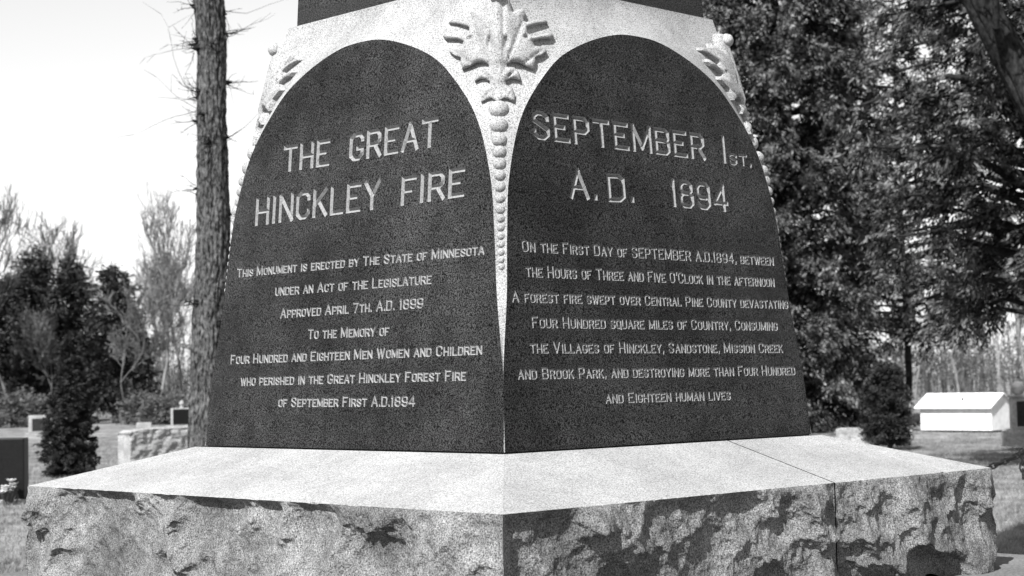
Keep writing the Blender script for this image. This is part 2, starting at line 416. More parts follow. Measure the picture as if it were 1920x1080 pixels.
def leaf_mesh():
    """an acanthus leaf in relief; outline in units of the photograph, brought to the stone's own metres"""
    cx = 508
    pts = HALF+[(2*cx-x, y) for x, y in HALF[::-1][1:-1]]
    uz = [to_uz(800+x/3.6, y/3.6) for x, y in pts]
    u0 = np.mean([uz[0][0], uz[len(HALF)-1][0]])
    uz = np.array([(u-u0, z) for u, z in uz])
    # refine outline
    ol = []
    for a, b in zip(uz, np.roll(uz, -1, 0)):
        nseg = max(1, int(np.linalg.norm(b-a)/.008))
        for t in np.arange(nseg)/nseg: ol.append(a+(b-a)*t)
    ol = np.array(ol); n = len(ol)
    g = np.stack(np.meshgrid(np.arange(-.25, .25, .006), np.arange(1.2, 1.75, .006), indexing='ij'), -1).reshape(-1, 2)
    g = g+rng.uniform(-.0012, .0012, g.shape)
    def inside(Q):
        r = np.zeros(len(Q), bool)
        for a, b in zip(ol, np.roll(ol, -1, 0)):
            cnd = (a[1] > Q[:, 1]) != (b[1] > Q[:, 1])
            xx = (b[0]-a[0])*(Q[:, 1]-a[1])/(b[1]-a[1]+1e-12)+a[0]
            r ^= cnd & (Q[:, 0] < xx)
        return r
    def dist(Q):
        best = np.full(len(Q), 9.0)
        for a, b in zip(ol, np.roll(ol, -1, 0)):
            ab = b-a; t = np.clip(((Q-a)@ab)/(ab@ab), 0, 1)
            best = np.minimum(best, np.linalg.norm(Q-a-t[:, None]*ab, axis=1))
        return best
    g = g[inside(g)]; dg = dist(g); g = g[dg > .004]
    allv = np.concatenate([ol, g])
    ov, _, of, _, _, _ = delaunay_2d_cdt([Vector(p) for p in allv], [], [list(range(n))], 1, 1e-7)
    V = np.array([(v.x, v.y) for v in ov]); T = np.array([f for f in of if len(f) == 3])
    C = V[T].mean(1); T = T[inside(C)]
    D = dist(V)
    z430 = to_uz(940, 430/3.6)[1]; z560 = to_uz(940, 558/3.6)[1]; ztop = uz[0][1]
    H = np.where(V[:, 1] > z430, .036, np.where(V[:, 1] > z560, .026, .020))
    soft = 1/(1+np.exp(-(V[:, 1]-z430)/.004)); soft2 = 1/(1+np.exp(-(V[:, 1]-z560)/.004))
    H = .018+.006*soft2+.008*soft
    hgt = H*(.78+.22*np.clip(D/.02, 0, 1)**.6)
    au = np.abs(V[:, 0])
    # veins running out to the lobes, a rounded midrib with grooves, deep drilled eyes
    zc = to_uz(940, 400/3.6)[1]
    ang = np.arctan2(V[:, 1]-(zc-.10), au+1e-6)
    hgt += (.010*np.abs(np.cos(ang*6.5))-.009*np.exp(-(np.sin(ang*6.5+1.57)/.16)**2))*np.clip(au/.04, 0, 1)*np.clip(D/.012, 0, 1)
    hgt += .004*np.exp(-(au/.012)**2)*soft-.008*np.exp(-((au-.022)/.005)**2)*soft-.006*np.exp(-((V[:, 0]-.004)/.003)**2)*soft
    for ex, ey, rx, ry in ((566, 285, 15, 42), (700, 234, 20, 14), (508, 580, 0, 0)):
        if not rx: continue
        e = to_uz(800+ex/3.6, ey/3.6); q = ((au-abs(e[0]-u0))/(rx/3.6/510))**2+((V[:, 1]-e[1])/(ry/3.6/480))**2
        hgt -= .024*np.exp(-q**2)
    hgt += .012*np.clip((V[:, 1]-(ztop-.07))/.07, 0, 1)**2*np.exp(-(au/.05)**2)         # the tip curls forward
    hgt = np.maximum(hgt, .003)
    rho = corner_rho(V[:, 0], V[:, 1])
    top = corner_pt(rho+hgt, V[:, 0], V[:, 1]); bot = corner_pt(rho-.01, V[:, 0], V[:, 1])
    # skirt along the outline
    from collections import Counter
    cnt = Counter()
    for t in T:
        for a, b in ((t[0], t[1]), (t[1], t[2]), (t[2], t[0])): cnt[(min(a, b), max(a, b))] += 1
    be = [e for e, q in cnt.items() if q == 1]
    nv = len(V); faces = [tuple(t) for t in T]+[(a, b, b+nv, a+nv) for a, b in be]
    v = np.concatenate([top, bot])
    bm = bmesh.new(); vs = [bm.verts.new(p) for p in v]
    for f in faces: bm.faces.new([vs[i] for i in f])
    for x in [x for x in bm.verts if not x.link_faces]: bm.verts.remove(x)
    o = bm_obj('carved_leaf', bm, M['hammered'], corner, True)
    o.data.polygons.foreach_set('use_smooth', [len(p.vertices) == 3 for p in o.data.polygons])
    return o
leaf = leaf_mesh()
BEADS = [(205.5, 19.5), (236, 17.3), (262.5, 14.3), (285, 13.8), (307, 13.4), (329, 12), (350.5, 11.6), (372, 11), (393, 10.2), (409.6, 9.4),
         (426.5, 9), (442.6, 8.6), (458, 8.2), (473, 8), (487.4, 7.6), (500.4, 7.2)]
def bead(name, u, z, r, out, sq=1.0):
    bm = bmesh.new(); bmesh.ops.create_icosphere(bm, subdivisions=3, radius=r)
    for v in bm.verts:
        v.co *= 1+.06*mnoise.noise(v.co*60+Vector((z*9, 0, 0)))
        v.co.z *= sq
    p = corner_pt(float(corner_rho(0, z))+out, u, z)[0]
    bmesh.ops.translate(bm, verts=bm.verts[:], vec=Vector(p))
    return bm_obj(name, bm, M['hammered'], corner, True)
for py, r in BEADS:
    u, z = to_uz(941, py); rr = r/505
    bead('bead', 0, z, rr, -rr*.42, .95)
bead('rosette_ball', 0, 1.672, .029, .030)
for q in (1, 2, 3):
    cc = copy_tree(corner, mon); cc.rotation_euler = (0, 0, q*math.pi/2)

# ---- shaft above the die
def frustum(bm, h0, z0, h1, z1):
    a = [bm.verts.new((sx*h0, sy*h0, z0+ZB)) for sx, sy in ((-1, -1), (1, -1), (1, 1), (-1, 1))]
    b = [bm.verts.new((sx*h1, sy*h1, z1+ZB)) for sx, sy in ((-1, -1), (1, -1), (1, 1), (-1, 1))]
    for i in range(4): bm.faces.new((a[i], a[(i+1) % 4], b[(i+1) % 4], b[i]))
    bm.faces.new(a[::-1]); bm.faces.new(b)
bm = bmesh.new(); frustum(bm, .637, 1.70, .637, Z_TOP-.001); bm_obj('die_top', bm, M['hammered'], mon)
bm = bmesh.new(); frustum(bm, .612, Z_TOP-.02, .575, 2.75); bm_obj('upper_die', bm, M['shaft'], mon)
bm = bmesh.new(); frustum(bm, .62, 2.752, .72, 2.9); frustum(bm, .72, 2.902, .58, 3.1); bm_obj('cornice', bm, M['hammered'], mon)
bm = bmesh.new(); frustum(bm, .56, 3.102, .40, 14.6); frustum(bm, .40, 14.602, .01, 15.3); bm_obj('obelisk', bm, M['shaft'], mon)

# ---- plinth of rock-faced blocks with a sloping top
PA, PZ, PB, DIE = 1.428, -.155, -.565, .93
XJ = .30
SCALL = {}
def rock(u, z, side, du_, dz_, amp, seed):
    """scallops left by the pitching tool: the lower envelope of tilted dishes, sharp ridges between them"""
    r = np.random.default_rng(seed+side*7)
    nu, nz = int(3.5/du_), int(.66/dz_)+1
    cu = (np.arange(nu)[:, None]+r.uniform(.05, .95, (nu, nz)))*du_-1.75
    cz = (np.arange(nz)[None, :]+r.uniform(.05, .95, (nu, nz)))*dz_-.68
    cc = r.uniform(-1, 1, (nu, nz))*amp; gu = r.normal(0, 2.6, (nu, nz))*amp/du_*.5; gz = r.normal(-.4, 2.6, (nu, nz))*amp/dz_*.35; kk = r.uniform(.5, 3.0, (nu, nz))*amp/du_**2*1.2
    best = np.full(u.shape, 9.0)
    for a, b, c0, g1, g2, k2 in zip(cu.ravel(), cz.ravel(), cc.ravel(), gu.ravel(), gz.ravel(), kk.ravel()):
        du, dz = u-a, z-b
        best = np.minimum(best, c0+k2*(du*du+dz*dz*1.4)+g1*du+g2*dz)
    return best
def chips(u, side):
    return np.array([.0015*mnoise.noise(Vector((a*25, side*7., 2)))-.022*max(0, mnoise.noise(Vector((a*9, side*5., 1)))-.30)
                     -.008*max(0, mnoise.noise(Vector((a*42, side*3., 6)))-.25) for a in u])*np.clip((PA-np.abs(u))/.02, 0, 1)
def side_grid(u0, u1, side, nvec, tvec, step):
    nu, nz = max(2, int((u1-u0)/step)), max(2, int((PZ-PB)/step))
    u = np.linspace(u0, u1, nu+1); z = np.linspace(PZ, PB, nz+1)
    Ug, Zg = np.meshgrid(u, z, indexing='ij')
    wob = np.array([mnoise.noise(Vector((a*5, b*5, side*9.))) for a, b in zip(Ug.ravel(), Zg.ravel())]).reshape(Ug.shape)*.03
    h = .045+rock(Ug+wob, Zg+wob*.7, side, .21, .15, .030 if side == 1 else .042, 100)
    if step < .02: h = h+rock(Ug+wob*.5, Zg+wob*.3, side, .10, .07, .026 if side == 1 else .020, 300)+rock(Ug+wob*.3, Zg-wob*.3, side, .035, .025, .0045, 500)
    P0 = np.stack([Ug.ravel(), Zg.ravel(), np.full(Ug.size, side*5.0)], 1)
    h = h+.014*fbm(P0, 9, 5).reshape(Ug.shape)+.006*fbm(P0, 30, 4, 3.).reshape(Ug.shape)
    h = .035+.085*np.tanh((h-.035)/.085)
    tl = np.clip((PZ-Zg)/.045, 0, 1)**.55                  # pitched off to a line along the upper edge
    w0, w1 = (.09 if abs(abs(x)-PA) < 1e-6 else .03 for x in (u0, u1))
    ed = np.clip(np.minimum((Ug-u0)/w0, (u1-Ug)/w1), 0, 1)**.7
    h = h*tl*ed+.006*(1-tl)*wob/.03
    h[:, 0] = chips(u, side)
    for c_ in range(1, 5): h[:, c_] = np.minimum(h[:, c_], h[:, 0]+.010*c_)
    ez = np.array([.013*mnoise.noise(Vector((zz_*14, 3.3, 0)))+.007*mnoise.noise(Vector((zz_*45, 1.3, 0))) for zz_ in z])*np.clip((PZ-z)/.03, 0, 1)+.004
    Us = Ug.copy()
    for e, sg in ((0, -1), (-1, 1)):                     # ragged arrises shared by both sides of a corner
        if abs(abs(u[e])-PA) < 1e-6:
            h[e, :] = ez*np.clip((PZ-z)/.01, 0, 1); Us[e, :] += sg*h[e, :]
        else: h[e, :] = 0
    Pt = np.array(nvec)*(PA+h.ravel())[:, None]+np.array(tvec)*Us.ravel()[:, None]
    rz_ = np.zeros(Zg.shape); rz_[:, 0] = 1.0
    Pt[:, 2] = Zg.ravel()+ZB+.5*h.ravel()*rz_.ravel()-.75*np.clip(h.ravel(), -.03, .2)*np.clip((PZ-Zg.ravel())/.05, 0, 1)      # lips overhang their hollows
    i = np.arange(Ug.size).reshape(Ug.shape)
    q = np.stack([i[:-1, :-1].ravel(), i[:-1, 1:].ravel(), i[1:, 1:].ravel(), i[1:, :-1].ravel()], 1)
    return Pt, q, Pt[i[:, 0]]
def plinth_block(x0, x1, sides, lab):
    root = None; rims = []
    V, Q, off = [], [], 0
    for (u0, u1, side, nv, tv, step) in sides:
        p, q, rim = side_grid(u0, u1, side, nv, tv, step)
        V.append(p); Q.append(q+off); off += len(p); rims.append(rim)
    blk = npmesh('plinth_block', np.concatenate(V), np.concatenate(Q), M['rock'], mon)
    blk['label'] = lab
    return blk, rims
gap = .004
left_n, left_t = (-1, 0, 0), (0, -1, 0); right_n, right_t = (0, -1, 0), (1, 0, 0)
SIDES1 = [(-PA, PA, 1, left_n, left_t, .0065), (-PA, XJ-gap, 2, right_n, right_t, .0065),
                                         (-XJ+gap, PA, 3, (0, 1, 0), (-1, 0, 0), .03)]
blk1, rims1 = plinth_block(-PA, XJ-gap, SIDES1, 'larger rough plinth block under the left face and front corner')
SIDES2 = [(XJ+gap, PA, 4, right_n, right_t, .0065), (-PA, PA, 5, (1, 0, 0), (0, 1, 0), .03),
                                        (-PA, -XJ-gap, 6, (0, 1, 0), (-1, 0, 0), .03)]
blk2, rims2 = plinth_block(XJ+gap, PA, SIDES2, 'smaller rough plinth block right of the joint')
def wash(parent, sides):
    """sloping sawn top of a plinth block, hipped at the corners, its outer arris chipped like the face below"""
    V, Q, off = [], [], 0
    for (u0, u1, side, nv, tv, step) in sides:
        n = max(2, int((u1-u0)/step)); u = np.linspace(u0, u1, n+1); cp = chips(u, side)
        i0, i1 = (x*DIE/PA if abs(abs(x)-PA) < 1e-6 else x for x in (u0, u1))
        rows = []
        for f in (0.0, .012, .5, 1.0):
            half = PA+(DIE-PA)*f
            uu = (u+(np.linspace(i0, i1, n+1)-u)*f)
            P = np.array(nv)*(half+(cp if f == 0 else 0*cp))[:, None]+np.array(tv)*uu[:, None]
            P[:, 2] = ZB+PZ+(-.004-PZ)*f+(.5*cp if f == 0 else 0)
            rows.append(P)
        P = np.concatenate(rows); i = np.arange(len(P)).reshape(4, n+1)
        V.append(P); Q.append(np.stack([i[:-1, :-1].ravel(), i[:-1, 1:].ravel(), i[1:, 1:].ravel(), i[1:, :-1].ravel()], 1)+off); off += len(P)
    npmesh('sloping_top', np.concatenate(V), np.concatenate(Q), M['wash'], parent)
wash(blk1, SIDES1); wash(blk2, SIDES2)
bm = bmesh.new(); box(bm, -PA+.1, PA-.1, -PA+.1, PA-.1, ZB+PB, ZB+PZ-.03); bm_obj('joint_mortar', bm, M['rock'], mon)
bm = bmesh.new(); box(bm, -.893, .893, -.893, .893, ZB-.012, ZB+.001); bm_obj('die_bed', bm, M['shaft'], mon)
bm = bmesh.new(); box(bm, -1.95, 1.95, -1.95, 1.95, ZB-.95, ZB-.568, .012); bm_obj('base_step', bm, M['concrete'], mon)
bm = bmesh.new(); box(bm, -2.35, 2.35, -2.35, 2.35, -.05, ZB-.952, .012); bm_obj('base_step', bm, M['concrete'], mon)

# ------------------------------------------------------------------ vegetation
def unit(v): return v/np.maximum(np.linalg.norm(v, axis=-1, keepdims=True), 1e-9)
def leaves(o, d, n, length, width, spread, droop, r):
    """o (N,3) spray roots, d (N,3) their directions -> n leaf blades each; returns verts, quads"""
    N = len(o); d = unit(d)
    side = unit(np.cross(d, np.array([0, 0, 1.0])+r.normal(0, .25, (N, 3)))); up = np.cross(side, d)
    t = r.uniform(.05, 1, (N, n)); L = r.uniform(.7, 1.25, (N, 1))
    a = r.normal(0, .45, (N, n)); b = r.normal(0, .22, (N, n))
    ctr = (o[:, None]+d[:, None]*(t*spread*L)[..., None]+side[:, None]*(a*spread*(.35+.5*t))[..., None]
           + up[:, None]*(b*spread*.7)[..., None])
    ctr[..., 2] -= droop*(t**2)*spread
    ld = unit(d[:, None]*.8+side[:, None]*(a*1.3)[..., None]+r.normal(0, .38, (N, n, 3))+np.array([0, 0, -droop*.9]))
    ls = unit(np.cross(ld, r.normal(0, 1, (N, n, 3))))
    ll = (length*r.uniform(.6, 1.4, (N, n)))[..., None]; lw = (width*r.uniform(.6, 1.4, (N, n)))[..., None]
    v = np.stack([ctr-ld*ll*.5, ctr+ls*lw*.5, ctr+ld*ll*.5, ctr-ls*lw*.5], 2).reshape(-1, 3)
    return v, np.arange(len(v)).reshape(-1, 4)
def tubes(segs, sides=5):
    """segs: list of (p, q, r0, r1)"""
    P = np.array([s[0] for s in segs]); Q = np.array([s[1] for s in segs]); r0 = np.array([s[2] for s in segs]); r1 = np.array([s[3] for s in segs])
    d = unit(Q-P); ref = np.where(np.abs(d[:, 2:3]) > .9, np.array([[1., 0, 0]]), np.array([[0, 0, 1.]]))
    a = unit(np.cross(d, ref)); b = np.cross(d, a)
    th = np.arange(sides)/sides*2*math.pi
    ringv = np.cos(th)[None, :, None]*a[:, None]+np.sin(th)[None, :, None]*b[:, None]
    v = np.concatenate([P[:, None]+ringv*r0[:, None, None], Q[:, None]+ringv*r1[:, None, None]], 1).reshape(-1, 3)
    base = np.arange(len(P))[:, None]*2*sides; j = np.arange(sides); j2 = (j+1) % sides
    q = np.stack([base+j, base+j2, base+sides+j2, base+sides+j], -1).reshape(-1, 4)
    return v, q
def evergreen(name, loc, H, R, mat, label, cat, group=None, zlow=.3, branches=110, per=11, blades=34, seed=1, leaf=(.15, .045), spray=.5,
              droop=.35, power=.8, trunk_r=.22, core=True, vary=(.55, 1.12)):
    """one evergreen: trunk with limbs, and a crown of drooping sprays"""
    r = np.random.default_rng(seed); t = empty(name, loc); tag(t, label, cat, group)
    O, D, segs = [], [], []
    prev = np.array([0, 0, -.1]); n = 12
    for i in range(1, n+1):
        f = i/n; q = np.array([.12*math.sin(f*5+seed), .12*math.cos(f*4+seed), f*H*.96]); segs.append((prev, q, trunk_r*(1-(i-1)/n)+.02, trunk_r*(1-f)+.02)); prev = q
    for b in range(branches):
        f = ((b+r.uniform())/branches); z = zlow+(H-zlow)*f**1.15
        prof = R*(1-((z-zlow)/(H-zlow)))**power*min(1, .75+.9*(z-zlow)/(H-zlow))
        az = b*2.39996+r.normal(0, .35); ln = prof*r.uniform(*vary)+(.15 if R > .7 else .04)
        dirv = np.array([math.cos(az), math.sin(az), r.uniform(-.05, .35)])
        tip = np.array([0, 0, z])+dirv*ln; tip[2] -= droop*ln*.35
        root = np.array([0, 0, max(z-.1*ln, .1)])
        mid = (root+tip)/2+np.array([0, 0, .12*ln]); rad = .012+.012*ln
        segs += [(root, mid, rad*1.6, rad), (mid, tip, rad, rad*.3)]
        m_ = max(2, int(per*(ln/R)**.8+1))
        u = r.uniform(.35, 1.03, m_)**.7
        pts = np.where(u[:, None] < .5, root+(mid-root)*(u[:, None]*2), mid+(tip-mid)*((u[:, None]-.5)*2))+r.normal(0, .16*min(1, ln/1.5), (m_, 3))
        O.append(pts); D.append(np.tile(dirv, (m_, 1))*np.array([1, 1, .4])+r.normal(0, .5, (m_, 3))+np.array([0, 0, -droop*.5]))
    # inner foliage near the stem closes the heart of the crown
    if core:
        m_ = branches*2; z = zlow+(H-zlow)*r.uniform(0, .95, m_); rr = R*.45*(1-(z-zlow)/(H-zlow))**power*np.sqrt(r.uniform(0, 1, m_)); az = r.uniform(0, 6.28, m_)
        O.append(np.stack([rr*np.cos(az), rr*np.sin(az), z], 1)); D.append(r.normal(0, 1, (m_, 3)))
    v, q = leaves(np.concatenate(O), np.concatenate(D), blades, leaf[0], leaf[1], spray, droop, r)
    v[:, 2] = np.maximum(v[:, 2], .02)
    npmesh('crown', v, q, mat, t)
    v, q = tubes(segs, 6); npmesh('trunk', v, q, M['twig'], t, True)
    return t

def bare_segs(r, H, r0, spread, depth=6, lean=.0, upright=.5, twigmin=.012, forks=2.3):
    segs = []
    def grow(p, d, L, rad, lev):
        n = 3; q = p
        for i in range(n):
            d = unit(d+r.normal(0, .13, 3)+np.array([0, 0, upright*.10])); q2 = q+d*L/n
            ra, rb = max(rad*(1-.3*i/n), twigmin), max(rad*(1-.3*(i+1)/n), twigmin)
            segs.append((q, q2, ra, rb)); q = q2
            if lev < depth and i < n-1 and r.uniform() < .75 and lev > 0:
                dd = unit(d+r.normal(0, spread, 3)); grow(q, dd, L*r.uniform(.45, .7), rad*.55, lev+1)
        if lev < depth:
            for _ in range(2 if r.uniform() > forks-2 else 3):
                dd = unit(d+r.normal(0, spread*.8, 3)+np.array([0, 0, upright*.25])); grow(q, dd, L*r.uniform(.58, .82), rad*.66, lev+1)
    grow(np.array([0, 0, -.1]), np.array([lean, 0, 1.0]), H*.30, r0, 0)
    return segs
def bare_tree(name, loc, H, r0, spread, mat, label, group, seed, depth=6, upright=.6, twigmin=.012):
    r = np.random.default_rng(seed); t = empty(name, loc); tag(t, label, 'tree', group)
    s = bare_segs(r, H, r0, spread, depth, 0, upright, twigmin)
    top = max(x[1][2] for x in s); k_ = H/top
    s = [(a*k_, b*k_, c_, d_) for a, b, c_, d_ in s]
    thick = [x for x in s if x[2] > r0*.33]; thin = [x for x in s if x[2] <= r0*.33]
    v, q = tubes(thick, 6); npmesh('trunk', v, q, mat, t, True)
    v, q = tubes(thin, 3); npmesh('branches', v, q, mat, t)
    return t

# ---- right: large cedars, a small arborvitae
GC = 'tall cedars to the right of the monument'
evergreen('cedar_tree', at(1472, 55), 21.5, 4.5, M['cedar'], 'tall dense cedar directly behind the right edge of the monument, foliage reaching the ground', 'tree', GC,
          zlow=.4, branches=380, per=15, blades=60, seed=3, leaf=(.18, .05), spray=.58, power=.5, trunk_r=.3, droop=.6)
evergreen('cedar_tree', at(1985, 31), 14.5, 4.1, M['cedar'], 'tall cedar at the right edge whose drooping lower boughs hang above the white shed', 'tree', GC,
          zlow=2.9, branches=215, per=14, blades=60, seed=8, leaf=(.13, .036), spray=.42, power=.5, trunk_r=.28, droop=.6)
evergreen('cedar_tree', at(1695, 62), 19.0, 4.2, M['cedar'], 'looser cedar standing farther back between the two big cedars, sky showing through it', 'tree', GC,
          zlow=3.2, branches=120, per=11, blades=60, seed=15, leaf=(.19, .05), spray=.6, power=.45, trunk_r=.13, droop=.6, core=False)
evergreen('arborvitae_shrub', at(1658, 41), 1.95, .52, M['shrub'], 'small dark arborvitae under the cedars left of the white shed', 'shrub', None,
          zlow=.05, branches=70, per=8, blades=30, seed=21, leaf=(.09, .03), spray=.22, power=.45, trunk_r=.05, droop=.1, vary=(.75, 1.08))
# ---- left: the conical shrub near the plinth
evergreen('arborvitae_shrub', at(128, 33.5), 2.75, .60, M['shrub'], 'dark conical evergreen shrub left of the plinth, wide at its foot', 'shrub', None,
          zlow=.02, branches=150, per=9, blades=40, seed=5, leaf=(.07, .022), spray=.13, power=.95, trunk_r=.06, droop=.05, vary=(.75, 1.05))
# ---- left: tree line
GE = 'evergreens along the far tree line on the left'
for px, dep, H, R, sd_, pw, lab in [
    (214, 84, 7.6, 2.1, 31, 1.0, 'pointed dark spruce in the far tree line left of the big trunk'),
    (58, 90, 8.9, 2.8, 32, .7, 'broad black evergreen in the far tree line, second from the left edge'),
    (132, 93, 8.6, 2.4, 33, .7, 'rounded dark evergreen in the far tree line behind the conical shrub'),
    (-10, 88, 7.4, 2.3, 34, .5, 'low dark evergreen cut by the left edge of the picture')]:
    evergreen('spruce_tree', at(px, dep), H, R, M['conifer'], lab, 'tree', GE, zlow=.8, branches=85, per=8, blades=36, seed=sd_,
              leaf=(.26, .07), spray=.7, power=pw, trunk_r=.16, droop=.12)
GB = 'bare trees along the far tree line on the left'
for px, dep, H, sp, mt, sd_, up, lab in [
    (22, 80, 11.2, .36, 'grey_twig', 41, 1.1, 'pale bare tree with upright twigs at the left edge'),
    (70, 98, 11.6, .34, 'grey_twig', 42, 1.1, 'bare twiggy tree rising behind the dark evergreens near the left edge'),
    (178, 99, 12.6, .62, 'grey_twig', 43, .5, 'thin bare tree with wide spreading branches above the dark evergreens'),
    (292, 92, 11.0, .36, 'pale_twig', 44, 1.1, 'pale bare tree with fine twigs right of the pointed spruce'),
    (338, 88, 12.4, .33, 'pale_twig', 45, 1.2, 'taller pale bare tree just left of the big trunk'),
    (236, 79, 6.6, .45, 'grey_twig', 47, .8, 'pale bare sapling in front of the pointed spruce'),
    (98, 82, 6.0, .5, 'grey_twig', 48, .7, 'pale bare sapling in front of the dark evergreens near the conical shrub'),
    (270, 86, 7.5, .4, 'pale_twig', 49, .9, 'pale bare tree touching the right side of the pointed spruce'),
    (318, 100, 9.6, .4, 'pale_twig', 46, .9, 'low pale bare tree between two taller bare trees left of the big trunk')]:
    bare_tree('bare_tree', at(px, dep), H, .045 if H < 8 else .09, sp, M[mt], lab, GB, sd_, 6, up, .014)
GR = 'pale bare trees behind the white shed'
for px, dep, H, sd_, lab in [(1712, 86, 8.5, 51, 'pale bare tree left of the white shed'), (1795, 95, 9.0, 52, 'pale bare tree behind the roof of the white shed'),
                             (1868, 90, 8.6, 53, 'pale bare tree behind the gable of the white shed'), (1925, 84, 9.0, 54, 'pale bare tree behind the grave monument at the right edge')]:
    bare_tree('bare_tree', at(px, dep), H, .09, .36, M['pale_twig'], lab, GR, sd_, 6, 1.0, .016)
# far-off wood along the horizon: one mass nobody could count
def wood():
    r = np.random.default_rng(77); O, D, segs = [], [], []
    for i in range(1100):
        px = r.uniform(-400, 2400); dep = r.uniform(112, 150); p = np.array(at(px, dep)); h = r.uniform(2.5, 7.5)
        segs.append((p, p+np.array([r.normal(0, .4), r.normal(0, .4), h]), .06, .02))
        for _ in range(5):
            z0 = r.uniform(.2, .8)*h; segs.append((p+np.array([0, 0, z0]), p+np.array([r.normal(0, .8), r.normal(0, .8), z0+r.uniform(.6, 1.8)]), .03, .015))
        for _ in range(3):
            O.append(p+np.array([r.normal(0, .7), r.normal(0, .7), r.uniform(.1, .75)*h])); D.append(r.normal(0, 1, 3))
    v, q = leaves(np.array(O), np.array(D), 18, .34, .10, 1.0, .0, r); v[:, 2] = np.maximum(v[:, 2], .02)
    v2, q2 = tubes(segs, 3)
    tag(npmesh('distant_wood', np.concatenate([v, v2]), np.concatenate([q, q2+len(v)]), M['brush']), 'far-off grey wood along the horizon', 'wood', None, 'stuff')
wood()
GS = 'low bushes at the foot of the far tree line'
for px, dep, R, sd_, lab in [(22, 78, 1.1, 61, 'grey low bush at the far left under the dark evergreens'), (262, 79, 1.0, 62, 'grey low bush right of the pointed spruce'),
                             (305, 77, .9, 63, 'grey low bush beside the dark headstone with an urn'), (82, 80, .9, 64, 'grey low bush between the far headstone and the conical shrub')]:
    evergreen('bush', at(px, dep), R*1.35, R*1.1, M['brush'], lab, 'bush', GS, zlow=.05, branches=30, per=6, blades=14, seed=sd_, leaf=(.2, .06), spray=.5, power=.4, trunk_r=.04, droop=.0)

